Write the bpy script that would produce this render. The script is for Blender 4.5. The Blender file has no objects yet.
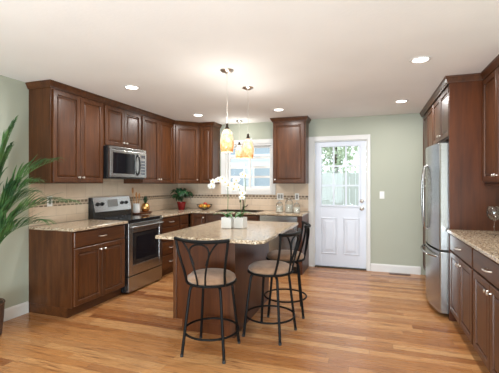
import bpy, bmesh, math, random
from mathutils import Vector, Matrix
random.seed(7)
S = bpy.context.scene
COL = S.collection
PI = math.pi

# ------------------------------------------------------------------ camera, world, lights, exposure
cd = bpy.data.cameras.new('camera'); cam = bpy.data.objects.new('camera', cd); COL.objects.link(cam)
cd.sensor_fit = 'HORIZONTAL'; cd.sensor_width = 36; cd.lens = 36 * 353 / 499
cd.shift_y = (184.3 - 186.5) / 499
cam.location = (0, 0, 1.363); cam.rotation_euler = (PI / 2, 0, .3297)
cd.clip_start = .02; cd.clip_end = 200
S.camera = cam

w = bpy.data.worlds.new('sky'); S.world = w; w.use_nodes = True
bg = w.node_tree.nodes['Background']; bg.inputs[0].default_value = (.86, .94, 1, 1); bg.inputs[1].default_value = 2.4

def area(name, loc, rot, sx, sy, power, col=(1, 1, 1), spread=PI):
    l = bpy.data.lights.new(name, 'AREA'); l.shape = 'RECTANGLE'; l.size = sx; l.size_y = sy
    l.energy = power; l.color = col; l.spread = spread
    o = bpy.data.objects.new(name, l); COL.objects.link(o); o.location = loc; o.rotation_euler = rot
    return o
# daylight through the two big windows of the wall behind the camera
area('daylight_patio', (-1.9, -2.96, 1.25), (-PI / 2 - .6, 0, PI), 1.7, 1.9, 30, (.8, .91, 1))
area('daylight_dining', (.45, -2.96, 1.25), (-PI / 2 - .6, 0, PI), 1.1, 1.7, 60, (.8, .91, 1))
# unseen fill lamp near the floor, added to brighten the kitchen ceiling
area('rear_fill_uplight', (-.7, -1.5, .3), (-PI / 2 - .72, 0, PI), 2.0, .8, 170, (.8, .92, 1))
S.view_settings.view_transform = 'Standard'; S.view_settings.look = 'None'
S.view_settings.gamma = 1; S.view_settings.use_curve_mapping = False
S.view_settings.exposure = .02
PEND_FILL, PEND_DN = 1.7, .9
LAMP_W = 14          # each recessed ceiling lamp
LAMP_C = (1, .97, .94)

# ------------------------------------------------------------------ helpers
def lin(r, g, b):
    f = lambda c: c / 12.92 if c <= .04045 else ((c + .055) / 1.055) ** 2.4
    return (f(r / 255), f(g / 255), f(b / 255), 1)

class N:
    def __init__(s, name):
        s.m = bpy.data.materials.new(name); s.m.use_nodes = True
        s.t = s.m.node_tree; s.b = s.t.nodes['Principled BSDF']
    def n(s, typ, **k):
        o = s.t.nodes.new(typ)
        for a, v in k.items(): setattr(o, a, v)
        return o
    def l(s, a, b): s.t.links.new(a, b)
    def coord(s, scale=(1, 1, 1), kind='Object', rnd=False):
        tc = s.n('ShaderNodeTexCoord'); mp = s.n('ShaderNodeMapping'); mp.inputs['Scale'].default_value = scale
        s.l(tc.outputs[kind], mp.inputs[0])
        if rnd:
            oi = s.n('ShaderNodeObjectInfo'); m = s.n('ShaderNodeMath', operation='MULTIPLY'); m.inputs[1].default_value = 37
            s.l(oi.outputs['Random'], m.inputs[0]); s.l(m.outputs[0], mp.inputs['Location'])
        return mp.outputs[0]
    def noise(s, vec, scale=5, detail=3, rough=.5):
        o = s.n('ShaderNodeTexNoise'); o.inputs['Scale'].default_value = scale; o.inputs['Detail'].default_value = detail
        o.inputs['Roughness'].default_value = rough
        if vec is not None: s.l(vec, o.inputs['Vector'])
        return o.outputs['Fac']
    def ramp(s, fac, stops, interp='LINEAR'):
        r = s.n('ShaderNodeValToRGB'); r.color_ramp.interpolation = interp
        e = r.color_ramp.elements
        while len(e) > 1: e.remove(e[-1])
        e[0].position = stops[0][0]; e[0].color = stops[0][1]
        for p, c in stops[1:]:
            x = e.new(p); x.color = c
        s.l(fac, r.inputs[0]); return r.outputs[0]
    def mix(s, fac, a, b, blend='MIX'):
        o = s.n('ShaderNodeMix', data_type='RGBA', blend_type=blend)
        for sock, v in ((o.inputs[0], fac), (o.inputs[6], a), (o.inputs[7], b)):
            if isinstance(v, (int, float)): sock.default_value = v
            elif isinstance(v, tuple): sock.default_value = v
            else: s.l(v, sock)
        return o.outputs[2]
    def math(s, op, a, b=0.0):
        o = s.n('ShaderNodeMath', operation=op)
        for i, v in enumerate((a, b)):
            if isinstance(v, (int, float)): o.inputs[i].default_value = v
            else: s.l(v, o.inputs[i])
        return o.outputs[0]
    def bump(s, h, st=.1, d=.01):
        o = s.n('ShaderNodeBump'); o.inputs['Strength'].default_value = st; o.inputs['Distance'].default_value = d
        s.l(h, o.inputs['Height']); s.l(o.outputs[0], s.b.inputs['Normal'])
    def set(s, **k):
        for a, v in k.items():
            sock = s.b.inputs[a.replace('_', ' ')]
            if isinstance(v, (int, float, tuple)): sock.default_value = v
            else: s.l(v, sock)
        return s

def simple(name, col, rough=.5, metal=0, **k):
    q = N(name); q.set(Base_Color=col, Roughness=rough, Metallic=metal, **k)
    v = q.coord(); q.bump(q.noise(v, 60, 2), .02, .002)
    return q.m

def paint(name, col, rough=.6, bump=.06, sc=90):
    q = N(name); v = q.coord()
    a = tuple(c * .97 for c in col[:3]) + (1,); b = tuple(min(1, c * 1.03) for c in col[:3]) + (1,)
    q.set(Base_Color=q.ramp(q.noise(v, 1.2, 2), [(.3, a), (.7, b)]), Roughness=rough)
    q.bump(q.noise(v, sc, 3), bump, .004); return q.m

def wood(name, dark, mid, light, scale, rough=.38, coat=.1):
    q = N(name); v = q.coord(scale, rnd=True)
    n1 = q.noise(v, 2.2, 5, .6); n2 = q.noise(v, 9, 3, .5)
    f = q.math('ADD', q.math('MULTIPLY', n1, .75), q.math('MULTIPLY', n2, .25))
    q.set(Base_Color=q.ramp(f, [(.24, dark), (.5, mid), (.78, light)]), Roughness=rough)
    q.b.inputs['Specular IOR Level'].default_value = .35; q.b.inputs['Coat Weight'].default_value = coat; q.b.inputs['Coat Roughness'].default_value = .2
    return q.m

M = {}
M['wall'] = paint('sage wall paint', lin(176, 180, 164))
M['ceil'] = paint('ceiling paint', lin(243, 242, 240), .8, .25, 38)
M['white'] = paint('white trim paint', lin(226, 226, 224), .4, .01)
M['doorwhite'] = paint('white door paint', lin(216, 222, 233), .35, .01)
ch = (lin(52, 26, 10), lin(79, 44, 20), lin(104, 62, 31))
M['wood'] = wood('cherry wood upright grain', *ch, (9, 9, .9))
M['woodh'] = wood('cherry wood level grain', *ch, (.9, 9, 9))
M['panelwood'] = wood('cherry veneer panel', lin(56, 22, 2), lin(76, 35, 5), lin(96, 48, 11), (7, 7, .6))
M['board'] = wood('dark board wood', lin(60, 30, 16), lin(90, 48, 25), lin(120, 70, 38), (3, 12, 12))
M['spoon'] = wood('pale spoon wood', lin(150, 100, 55), lin(180, 128, 78), lin(200, 150, 100), (9, 9, 1))
M['nickel'] = simple('brushed nickel', (.72, .69, .64, 1), .28, 1)
M['chrome'] = simple('polished chrome', (.8, .8, .8, 1), .15, 1)
M['iron'] = simple('black wrought iron', (.005, .005, .005, 1), .5, 0, Specular_IOR_Level=.15)
M['bronze'] = simple('dark bronze', (.06, .045, .035, 1), .35, .8)
M['black'] = simple('black enamel', (.012, .012, .013, 1), .25)
M['blackglass'] = simple('black oven glass', (.008, .009, .012, 1), .06, 0)
M['gapdark'] = simple('dark rubber gasket', (.02, .02, .02, 1), .7)
M['plate'] = simple('white outlet plastic', lin(235, 235, 232), .35)
M['slot'] = simple('grey outlet slot', lin(140, 140, 138), .5)
M['ceram'] = simple('white glazed ceramic', lin(226, 226, 224), .15)
M['red'] = simple('red glazed pot', lin(120, 16, 22), .22)
M['gold'] = simple('gold metal', (.85, .52, .2, 1), .25, 1)
M['soil'] = simple('potting soil', lin(50, 36, 26), .95)
M['soil'].node_tree.nodes['Principled BSDF'].inputs['Specular IOR Level'].default_value = .1
M['petal'] = simple('white orchid petal', lin(226, 224, 220), .5)
M['orchidheart'] = simple('yellow orchid heart', lin(220, 190, 70), .5)
M['rubber'] = simple('grey appliance side', lin(78, 83, 92), .5)
M['exterior_ground'] = paint('pale concrete', lin(190, 190, 182), .9)
M['siding'] = paint('pale siding', lin(214, 220, 226), .7)
M['fencewood'] = wood('weathered fence wood', lin(168, 172, 166), lin(186, 190, 184), lin(200, 202, 197), (6, 6, .6), .8, 0)
M['bark'] = wood('tree bark', lin(70, 58, 46), lin(95, 80, 66), lin(120, 104, 88), (6, 6, 1), .9, 0)
M['houseglass'] = simple('blue window glass', lin(160, 172, 182), .15)
M['roofing'] = paint('grey shingles', lin(120, 122, 128), .9)

def leafmat(name, a, b):
    q = N(name); v = q.coord()
    q.set(Base_Color=q.ramp(q.noise(v, 7, 2), [(.3, a), (.7, b)]), Roughness=.42)
    return q.m
M['palm'] = leafmat('palm leaf', lin(32, 70, 40), lin(92, 132, 70))
M['leaf'] = leafmat('dark houseplant leaf', lin(16, 50, 28), lin(40, 86, 46))
M['orchidleaf'] = leafmat('orchid leaf', lin(44, 92, 42), lin(84, 128, 64))
M['tree'] = leafmat('tree leaf', lin(188, 206, 170), lin(220, 230, 204))

q = N('stainless steel'); v = q.coord((1, 1, 90)); n = q.noise(v, 3, 2)
q.set(Base_Color=q.ramp(n, [(.3, (.37, .368, .36, 1)), (.7, (.45, .446, .438, 1))]), Metallic=1, Roughness=.27); M['steel'] = q.m

q = N('granite'); v = q.coord()
vo = q.n('ShaderNodeTexVoronoi'); vo.inputs['Scale'].default_value = 115; q.l(v, vo.inputs['Vector'])
sep = q.n('ShaderNodeSeparateColor'); q.l(vo.outputs['Color'], sep.inputs[0])
big = q.noise(v, 34, 4, .6)
f = q.math('ADD', q.math('MULTIPLY', sep.outputs[0], .55), q.math('MULTIPLY', big, .55))
c1 = q.ramp(f, [(.2, lin(104, 84, 64)), (.34, lin(150, 126, 100)), (.5, lin(188, 166, 138)), (.68, lin(206, 188, 162)), (.85, lin(220, 208, 188))])
vo2 = q.n('ShaderNodeTexVoronoi'); vo2.inputs['Scale'].default_value = 160; q.l(v, vo2.inputs['Vector'])
sep2 = q.n('ShaderNodeSeparateColor'); q.l(vo2.outputs['Color'], sep2.inputs[0])
c2 = q.mix(q.ramp(sep2.outputs[1], [(.86, (0, 0, 0, 1)), (.9, (1, 1, 1, 1))]), c1, lin(58, 46, 38))
q.set(Base_Color=c2, Roughness=.14); M['granite'] = q.m

# oak strip floor: boards run along x; every board takes its own tone
q = N('oak strip floor'); tc = q.n('ShaderNodeTexCoord'); sx = q.n('ShaderNodeSeparateXYZ'); q.l(tc.outputs['Object'], sx.inputs[0])
PW, PL = .083, 1.15
yr = q.math('DIVIDE', sx.outputs[1], PW); row = q.math('FLOOR', yr)
wn = q.n('ShaderNodeTexWhiteNoise', noise_dimensions='1D'); q.l(row, wn.inputs['W'])
xr = q.math('ADD', q.math('DIVIDE', sx.outputs[0], PL), q.math('MULTIPLY', wn.outputs['Value'], 17.3)); colm = q.math('FLOOR', xr)
cx = q.n('ShaderNodeCombineXYZ'); q.l(row, cx.inputs[0]); q.l(colm, cx.inputs[1])
wn2 = q.n('ShaderNodeTexWhiteNoise', noise_dimensions='2D'); q.l(cx.outputs[0], wn2.inputs['Vector'])
gx = q.n('ShaderNodeCombineXYZ')
q.l(q.math('ADD', q.math('MULTIPLY', sx.outputs[0], 1.6), q.math('MULTIPLY', wn2.outputs['Value'], 91)), gx.inputs[0])
q.l(q.math('MULTIPLY', sx.outputs[1], 26), gx.inputs[1])
gr = q.noise(gx.outputs[0], 2.2, 5, .62)
tone = q.ramp(wn2.outputs['Value'], [(0, lin(138, 84, 46)), (.08, lin(164, 108, 64)), (.3, lin(178, 122, 72)), (.6, lin(196, 140, 88)), (.85, lin(210, 160, 108)), (1, lin(174, 120, 76))])
c = q.mix(q.ramp(gr, [(.34, (.85, .85, .85, 1)), (.45, (.22, .22, .22, 1)), (.6, (0, 0, 0, 1))]), tone, lin(118, 70, 40))
ey = q.math('ABSOLUTE', q.math('SUBTRACT', q.math('FRACT', yr), .5)); ex = q.math('ABSOLUTE', q.math('SUBTRACT', q.math('FRACT', xr), .5))
gap = q.math('MAXIMUM', q.math('GREATER_THAN', ey, .487), q.math('GREATER_THAN', ex, .4988))
c = q.mix(q.math('MULTIPLY', gap, .6), c, lin(92, 56, 32))
q.set(Base_Color=c, Roughness=q.ramp(gr, [(.3, (.34, .34, .34, 1)), (.7, (.24, .24, .24, 1))])); q.b.inputs['Coat Weight'].default_value = .12; q.b.inputs['Specular IOR Level'].default_value = .4
q.b.inputs['Coat Roughness'].default_value = .16; M['floor'] = q.m

# travertine backsplash tiles with a mosaic band
q = N('travertine backsplash'); tc = q.n('ShaderNodeTexCoord'); s3 = q.n('ShaderNodeSeparateXYZ'); q.l(tc.outputs['Object'], s3.inputs[0])
run = q.math('ADD', s3.outputs[0], s3.outputs[1]); cz = q.n('ShaderNodeCombineXYZ'); q.l(run, cz.inputs[0]); q.l(s3.outputs[2], cz.inputs[1])
br = q.n('ShaderNodeTexBrick'); br.offset = .5; q.l(cz.outputs[0], br.inputs['Vector'])
for k_, v_ in (('Scale', 1), ('Mortar Size', .0025), ('Brick Width', .30), ('Row Height', .2), ('Bias', 0)): br.inputs[k_].default_value = v_
br.inputs['Color1'].default_value = lin(224, 206, 184); br.inputs['Color2'].default_value = lin(214, 194, 170); br.inputs['Mortar'].default_value = lin(190, 172, 152)
mo = q.n('ShaderNodeTexBrick'); mo.offset = .5; q.l(cz.outputs[0], mo.inputs['Vector'])
for k_, v_ in (('Scale', 1), ('Mortar Size', .009), ('Brick Width', .062), ('Row Height', .054), ('Bias', 0)): mo.inputs[k_].default_value = v_
mo.inputs['Color1'].default_value = lin(84, 68, 54); mo.inputs['Color2'].default_value = lin(140, 120, 98); mo.inputs['Mortar'].default_value = lin(190, 172, 150)
band = q.math('MULTIPLY', q.math('GREATER_THAN', s3.outputs[2], 1.112), q.math('LESS_THAN', s3.outputs[2], 1.172))
cl = q.noise(cz.outputs[0], 9, 4, .6)
base = q.mix(q.ramp(cl, [(.4, (0, 0, 0, 1)), (.75, (.35, .35, .35, 1))]), br.outputs['Color'], lin(196, 172, 146))
q.set(Base_Color=q.mix(band, base, mo.outputs['Color']), Roughness=.38); M['tile'] = q.m

q = N('microsuede seat'); v = q.coord()
q.set(Base_Color=q.ramp(q.noise(v, 12, 3), [(.3, lin(124, 94, 70)), (.7, lin(154, 122, 96))]), Roughness=.85); q.b.inputs['Sheen Weight'].default_value = .3; M['suede'] = q.m

q = N('wicker'); v = q.coord(); wv = q.n('ShaderNodeTexWave'); wv.bands_direction = 'Z'; wv.inputs['Scale'].default_value = 28; wv.inputs['Distortion'].default_value = 3; q.l(v, wv.inputs['Vector'])
q.set(Base_Color=q.ramp(wv.outputs['Fac'], [(.2, lin(52, 34, 24)), (.8, lin(112, 80, 58))]), Roughness=.7); q.bump(wv.outputs['Fac'], .6, .01); M['wicker'] = q.m

q = N('amber art glass'); v = q.coord((1, 1, .7)); n = q.noise(v, 26, 4, .7)
tc = q.n('ShaderNodeTexCoord'); sp = q.n('ShaderNodeSeparateXYZ'); q.l(tc.outputs['Generated'], sp.inputs[0])
zf = q.math('MULTIPLY', sp.outputs[2], .45)
f = q.math('ADD', q.math('MULTIPLY', n, .9), q.math('MULTIPLY', zf, .42))
c = q.ramp(f, [(.3, lin(206, 128, 72)), (.44, lin(232, 176, 118)), (.56, lin(244, 212, 170)), (.72, lin(250, 238, 220))])
q.set(Base_Color=c, Roughness=.2, Emission_Color=c, Emission_Strength=.48)
M['amber'] = q.m
q = N('lamp lens'); q.set(Base_Color=(1, .97, .92, 1), Emission_Color=(1, .95, .87, 1), Emission_Strength=9.0); M['lens'] = q.m
q = N('display'); q.set(Base_Color=(.05, .06, .08, 1), Roughness=.2); M['display'] = q.m

def glass(name, tint=(1, 1, 1, 1), refl=.08):
    q = N(name); t = q.n('ShaderNodeBsdfTransparent'); t.inputs[0].default_value = tint
    g = q.n('ShaderNodeBsdfGlossy'); g.inputs['Roughness'].default_value = .02
    lw = q.n('ShaderNodeLayerWeight'); lw.inputs[0].default_value = .25
    mx = q.n('ShaderNodeMixShader'); q.l(q.math('ADD', q.math('MULTIPLY', lw.outputs['Fresnel'], .6), refl), mx.inputs[0])
    q.l(t.outputs[0], mx.inputs[1]); q.l(g.outputs[0], mx.inputs[2]); q.l(mx.outputs[0], q.t.nodes['Material Output'].inputs[0])
    return q.m
M['glass'] = glass('window glass', (.97, .985, .98, 1), .02)
M['wineglass'] = glass('clear drinking glass', (.93, .94, .94, 1), .06)
M['jarglass'] = glass('canister glass', (.95, .96, .95, 1), .06)
q = N('jar filling'); v = q.coord(); q.set(Base_Color=q.ramp(q.noise(v, 30, 3), [(.35, lin(196, 192, 180)), (.6, lin(240, 238, 230))]), Roughness=.7); M['flour'] = q.m
def fruitmat(name, a, b):
    q = N(name); v = q.coord(); q.set(Base_Color=q.ramp(q.noise(v, 14, 2), [(.35, a), (.65, b)]), Roughness=.35); q.bump(q.noise(v, 160, 1), .08, .002); return q.m
M['orange'] = fruitmat('orange peel', lin(226, 128, 22), lin(240, 160, 50)); M['apple'] = fruitmat('apple skin', lin(170, 30, 26), lin(206, 84, 40)); M['lemon'] = fruitmat('yellow peel', lin(228, 178, 50), lin(240, 204, 90))

# ---------- mesh helpers
def BM(): return bmesh.new()
def box(bm, x0, x1, y0, y1, z0, z1):
    v = [bm.verts.new(p) for p in ((x0, y0, z0), (x1, y0, z0), (x1, y1, z0), (x0, y1, z0), (x0, y0, z1), (x1, y0, z1), (x1, y1, z1), (x0, y1, z1))]
    for f in ((3, 2, 1, 0), (4, 5, 6, 7), (0, 1, 5, 4), (1, 2, 6, 5), (2, 3, 7, 6), (3, 0, 4, 7)): bm.faces.new([v[i] for i in f])
def prism(bm, poly, z0, z1, axis='z'):
    mk = {'z': lambda p, h: (p[0], p[1], h), 'y': lambda p, h: (p[0], h, p[1]), 'x': lambda p, h: (h, p[0], p[1])}[axis]
    a = [bm.verts.new(mk(p, z0)) for p in poly]; b = [bm.verts.new(mk(p, z1)) for p in poly]
    n = len(poly); bm.faces.new(a[::-1]); bm.faces.new(b)
    for i in range(n): bm.faces.new((a[i], a[(i + 1) % n], b[(i + 1) % n], b[i]))
def lathe(bm, prof, seg=24, c=(0, 0, 0), cap=True, sx=1, sy=1):
    rings = []
    for r, z in prof:
        rings.append([bm.verts.new((c[0] + sx * r * math.cos(2 * PI * i / seg), c[1] + sy * r * math.sin(2 * PI * i / seg), c[2] + z)) for i in range(seg)])
    for a, b in zip(rings, rings[1:]):
        for i in range(seg): bm.faces.new((a[i], a[(i + 1) % seg], b[(i + 1) % seg], b[i]))
    if cap:
        if prof[0][0] > 1e-4: bm.faces.new(rings[0][::-1])
        if prof[-1][0] > 1e-4: bm.faces.new(rings[-1])
def lathe_dir(bm, prof, c, d, seg=16):
    t = BM(); lathe(t, prof, seg)
    m = Vector((0, 0, 1)).rotation_difference(Vector(d).normalized()).to_matrix().to_4x4(); m.translation = Vector(c)
    bmesh.ops.transform(t, matrix=m, verts=t.verts)
    join(bm, t)
def join(bm, t):
    mp = {v: bm.verts.new(v.co) for v in t.verts}
    for f in t.faces:
        try: bm.faces.new([mp[v] for v in f.verts])
        except ValueError: pass
    t.free()
def tube(bm, pts, r, seg=8, closed=False, radii=None):
    pts = [Vector(p) for p in pts]; n = len(pts); rings = []
    up = None
    for i, p in enumerate(pts):
        if closed: d = pts[(i + 1) % n] - pts[i - 1]
        else: d = pts[min(i + 1, n - 1)] - pts[max(i - 1, 0)]
        d.normalize()
        if up is None:
            up = Vector((0, 0, 1)) if abs(d.z) < .9 else Vector((1, 0, 0))
        a = up - d * up.dot(d); a.normalize(); up = a; b = d.cross(a)
        rr = radii[i] if radii else r
        rings.append([bm.verts.new(p + a * rr * math.cos(2 * PI * k / seg) + b * rr * math.sin(2 * PI * k / seg)) for k in range(seg)])
    for i in range(n if closed else n - 1):
        A, B = rings[i], rings[(i + 1) % n]
        for k in range(seg): bm.faces.new((A[k], A[(k + 1) % seg], B[(k + 1) % seg], B[k]))
    if not closed: bm.faces.new(rings[0][::-1]); bm.faces.new(rings[-1])
def bez(p0, p1, p2, p3, n=10):
    p = [Vector(x) for x in (p0, p1, p2, p3)]
    return [p[0] * (1 - t) ** 3 + p[1] * 3 * t * (1 - t) ** 2 + p[2] * 3 * t * t * (1 - t) + p[3] * t ** 3 for t in [i / n for i in range(n + 1)]]
def sweep(bm, path, prof):
    """moulding: path of (x,y), profile of (outward offset, z); outward is to the right of travel"""
    path = [Vector(p) for p in path]; n = len(path); rings = []
    for i, p in enumerate(path):
        ds = []
        if i > 0: ds.append((p - path[i - 1]).normalized())
        if i < n - 1: ds.append((path[i + 1] - p).normalized())
        ns = [Vector((d.y, -d.x)) for d in ds]
        if len(ns) == 2: m = (ns[0] + ns[1]); m = m / (m.length_squared / 2)
        else: m = ns[0]
        rings.append([bm.verts.new((p.x + m.x * o, p.y + m.y * o, z)) for o, z in prof])
    k = len(prof)
    for a, b in zip(rings, rings[1:]):
        for i in range(k): bm.faces.new((a[i], a[(i + 1) % k], b[(i + 1) % k], b[i]))
    bm.faces.new(rings[0][::-1]); bm.faces.new(rings[-1])

def obj(name, bm, mat, parent=None, bevel=0, smooth=False, label=None, loc=None, seg=2):
    bmesh.ops.recalc_face_normals(bm, faces=bm.faces)
    me = bpy.data.meshes.new(name); bm.to_mesh(me); bm.free()
    for m in (mat if isinstance(mat, list) else [mat]): me.materials.append(M[m])
    if smooth:
        for p in me.polygons: p.use_smooth = True
    o = bpy.data.objects.new(name, me); COL.objects.link(o)
    if parent: o.parent = parent
    if loc: o.location = loc
    if bevel:
        b = o.modifiers.new('edge', 'BEVEL'); b.width = bevel; b.segments = seg; b.limit_method = 'ANGLE'; b.angle_limit = .7
    if smooth and smooth != 'all':
        # keep hard corners hard
        import_angle = math.radians(smooth if smooth is not True else 42)
        b2 = bmesh.new(); b2.from_mesh(me)
        for e in b2.edges:
            if len(e.link_faces) == 2 and e.calc_face_angle(0) > import_angle: e.smooth = False
        b2.to_mesh(me); b2.free()
    if label: o['label'] = label
    return o
def thing(name, label, cat, loc=(0, 0, 0), rz=0, group=None):
    o = bpy.data.objects.new(name, None); COL.objects.link(o); o.location = loc; o.rotation_euler = (0, 0, rz)
    o.empty_display_size = .1; return tag(o, label, cat, group)
def tag(o, label, cat, group=None):
    o['label'] = label; o['category'] = cat
    if group: o['group'] = group
    return o
def struct(o, label=None):
    o['kind'] = 'structure'
    if label: o['label'] = label
    return o
def dup(root, loc, rz, label, group=None):
    r = root.copy(); COL.objects.link(r); r.location = loc; r.rotation_euler = (0, 0, rz); r['label'] = label
    if group: r['group'] = group
    for c0 in list(root.children):
        c1 = c0.copy(); COL.objects.link(c1); c1.parent = r
        for g0 in c0.children:
            g1 = g0.copy(); COL.objects.link(g1); g1.parent = c1
    return r

# ------------------------------------------------------------------ room shell
XL, XR, YB, YF, H = -3.45, 1.36, 5.88, -2.8, 2.44
bm = BM(); box(bm, XL - .15, XR + .15, YF - .15, YB + .15, -.1, 0); struct(obj('floor', bm, 'floor'), 'honey oak strip floor')
bm = BM(); box(bm, XL - .15, XR + .15, YF - .15, YB + .15, H, H + .1); struct(obj('ceiling', bm, 'ceil'), 'white textured ceiling')
bm = BM(); box(bm, XL - .15, XL, YF - .15, YB + .15, 0, H); struct(obj('wall_left', bm, 'wall'), 'sage green wall on the left')
bm = BM(); box(bm, XR, XR + .15, YF - .15, YB + .15, 0, H); struct(obj('wall_right', bm, 'wall'), 'sage green wall on the right')
def holed(bm, x0, x1, y0, y1, z0, z1, holes):
    xs = sorted({x0, x1} | {h[0] for h in holes} | {h[1] for h in holes}); zs = sorted({z0, z1} | {h[2] for h in holes} | {h[3] for h in holes})
    for a, b in zip(xs, xs[1:]):
        run = None
        for c_, d_ in zip(zs, zs[1:]):
            mx, mz = (a + b) / 2, (c_ + d_) / 2
            inside = any(h[0] < mx < h[1] and h[2] < mz < h[3] for h in holes)
            if not inside:
                if run is None: run = [c_, d_]
                else: run[1] = d_
            if inside and run: box(bm, a, b, y0, y1, *run); run = None
        if run: box(bm, a, b, y0, y1, *run)
DX0, DX1, DZ = -.885, -.045, 2.075
WX0, WX1, WZ0, WZ1 = -2.46, -1.60, 1.26, 2.07
bm = BM(); holed(bm, XL, XR, YB, YB + .15, 0, H, [(DX0, DX1, 0, DZ), (WX0, WX1, WZ0, WZ1)]); struct(obj('wall_back', bm, 'wall'), 'sage green back wall with door and window')
bm = BM(); holed(bm, XL, XR, YF - .15, YF, 0, H, [(-2.8, -1.0, .25, 2.2), (-.15, 1.05, .4, 2.2)]); struct(obj('wall_front', bm, 'wall'), 'sage green wall behind the viewpoint')
for i, (a, b, z0, z1) in enumerate(((-2.8, -1.0, .25, 2.2), (-.15, 1.05, .4, 2.2))):
    bm = BM(); holed(bm, a, b, YF - .1, YF - .02, z0, z1, [(a + .05, (a + b) / 2 - .03, z0 + .05, z1 - .05), ((a + b) / 2 + .03, b - .05, z0 + .05, z1 - .05)])
    wf = struct(obj(f'window_{i + 2}', bm, 'white'), 'wide white framed window behind the viewpoint')

def prof_base(h): return [(0, 0), (.016, 0), (.016, h - .02), (.008, h), (0, h)]
bm = BM(); sweep(bm, [(XL, 2.79), (XL, YF)][::-1], prof_base(.12)); struct(obj('baseboard_left', bm, 'white'), 'white baseboard under the palm')
bm = BM(); sweep(bm, [(.006, YB), (.72, YB)], prof_base(.12)); struct(obj('baseboard_back', bm, 'white'), 'white baseboard right of the door')

# door casing
bm = BM()
box(bm, -.974, DX0, YB - .02, YB, 0, 2.15); box(bm, DX1, .003, YB - .02, YB, 0, 2.15); box(bm, DX0, DX1, YB - .02, YB, DZ, 2.15)
box(bm, DX0, DX0 + .015, YB, YB + .13, 0, DZ); box(bm, DX1 - .015, DX1, YB, YB + .13, 0, DZ); box(bm, DX0 + .015, DX1 - .015, YB, YB + .13, DZ - .015, DZ)
struct(obj('trim_1', bm, 'white', bevel=.004), 'white casing around the back door')
# door leaf
d = thing('door_1', 'white back door with nine glass panes above two panels', 'door', (DX0 + .018, YB + .02, .022)); struct(d)
DW, DH = DX1 - DX0 - .036, 2.032
gx0, gx1, gz0, gz1 = .105, DW - .115, 1.005, 1.955
bm = BM(); holed(bm, 0, DW, 0, .044, 0, DH, [(gx0, gx1, gz0, gz1)])
obj('door_leaf', bm, 'doorwhite', d, bevel=.002)
bm = BM()
for (a, b) in ((.10, DW / 2 - .045), (DW / 2 + .045, DW - .10)):
    rings = [(0, .0), (.006, -.009), (.02, -.011), (.028, -.004), (.05, -.006), (.075, -.011)]
    prev = None
    for ins, yy in rings:
        vs = [bm.verts.new(p) for p in ((a + ins, yy, .2 + ins), (b - ins, yy, .2 + ins), (b - ins, yy, .8 - ins), (a + ins, yy, .8 - ins))]
        if prev:
            for i in range(4): bm.faces.new((prev[i], prev[(i + 1) % 4], vs[(i + 1) % 4], vs[i]))
        prev = vs
    bm.faces.new(prev)
obj('lower_panel', bm, 'doorwhite', d)
bm = BM(); t_ = .028
holed(bm, gx0 - .03, gx1 + .03, -.012, 0, gz0 - .03, gz1 + .03, [(gx0, gx1, gz0, gz1)])
obj('glass_surround', bm, 'doorwhite', d, bevel=.004)
bm = BM()
for k in (1, 2):
    xm = gx0 + (gx1 - gx0) * k / 3; box(bm, xm - .013, xm + .013, .008, .036, gz0, gz1)
    zm = gz0 + (gz1 - gz0) * k / 3; box(bm, gx0, gx1, .0095, .0345, zm - .013, zm + .013)
obj('muntin', bm, 'doorwhite', d)
bm = BM(); box(bm, gx0, gx1, .020, .024, gz0, gz1); obj('glass_pane', bm, 'glass', d)
def doorknob(z, big):
    bm = BM(); cx = DW - .065
    if big: lathe_dir(bm, [(.034, 0), (.034, .006), (.014, .012), (.012, .035), (.024, .045), (.03, .056), (.027, .068), (.012, .075), (0, .076)], (cx, 0, z), (0, -1, 0), 20)
    else: lathe_dir(bm, [(.031, 0), (.03, .014), (.022, .022), (.0, .024)], (cx, 0, z), (0, -1, 0), 20)
    return bm
obj('door_knob', doorknob(.955, True), 'nickel', d, smooth=True, label='brushed nickel door knob')
obj('deadbolt', doorknob(1.075, False), 'nickel', d, smooth=True, label='brushed nickel deadbolt')
for z in (.25, 1.02, 1.80):
    bm = BM(); box(bm, -.012, .006, -.012, .002, z - .045, z + .045); obj('hinge', bm, 'nickel', d, bevel=.003)
bm = BM(); box(bm, DX0 + .016, DX1 - .016, YB - .015, YB + .13, 0, .016); struct(obj('trim_2', bm, 'bronze', bevel=.003), 'dark door threshold')

# window over the sink
wn_ = thing('window_1', 'white framed sliding window above the sink', 'window', (0, 0, 0)); struct(wn_)
bm = BM()
holed(bm, WX0 - .09, WX1 + .065, YB - .02, YB, WZ0 - .075, WZ1 + .075, [(WX0, WX1, WZ0, WZ1)])
obj('window_casing', bm, 'white', wn_, bevel=.003)
bm = BM(); holed(bm, WX0, WX1, YB, YB + .12, WZ0, WZ1, [(WX0 + .03, WX1 - .03, WZ0 + .03, WZ1 - .03)]); obj('window_frame', bm, 'white', wn_, bevel=.003)
xm = (WX0 + WX1) / 2
for (a, b, yy) in ((WX0 + .03, xm + .02, YB + .05), (xm - .02, WX1 - .03, YB + .075)):
    bm = BM(); holed(bm, a, b, yy, yy + .022, WZ0 + .03, WZ1 - .03, [(a + .035, b - .035, WZ0 + .065, WZ1 - .065)])
    mw = (a + b) / 2
    for k in (1, 2, 3):
        zz = WZ0 + .065 + (WZ1 - WZ0 - .13) * k / 4; box(bm, a + .035, b - .035, yy + .004, yy + .018, zz - .02, zz + .02)
    sash = obj('window_sash', bm, 'white', wn_)
    bm = BM(); box(bm, a + .035, b - .035, yy + .009, yy + .013, WZ0 + .065, WZ1 - .065); obj('glass_pane', bm, 'glass', sash)

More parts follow.
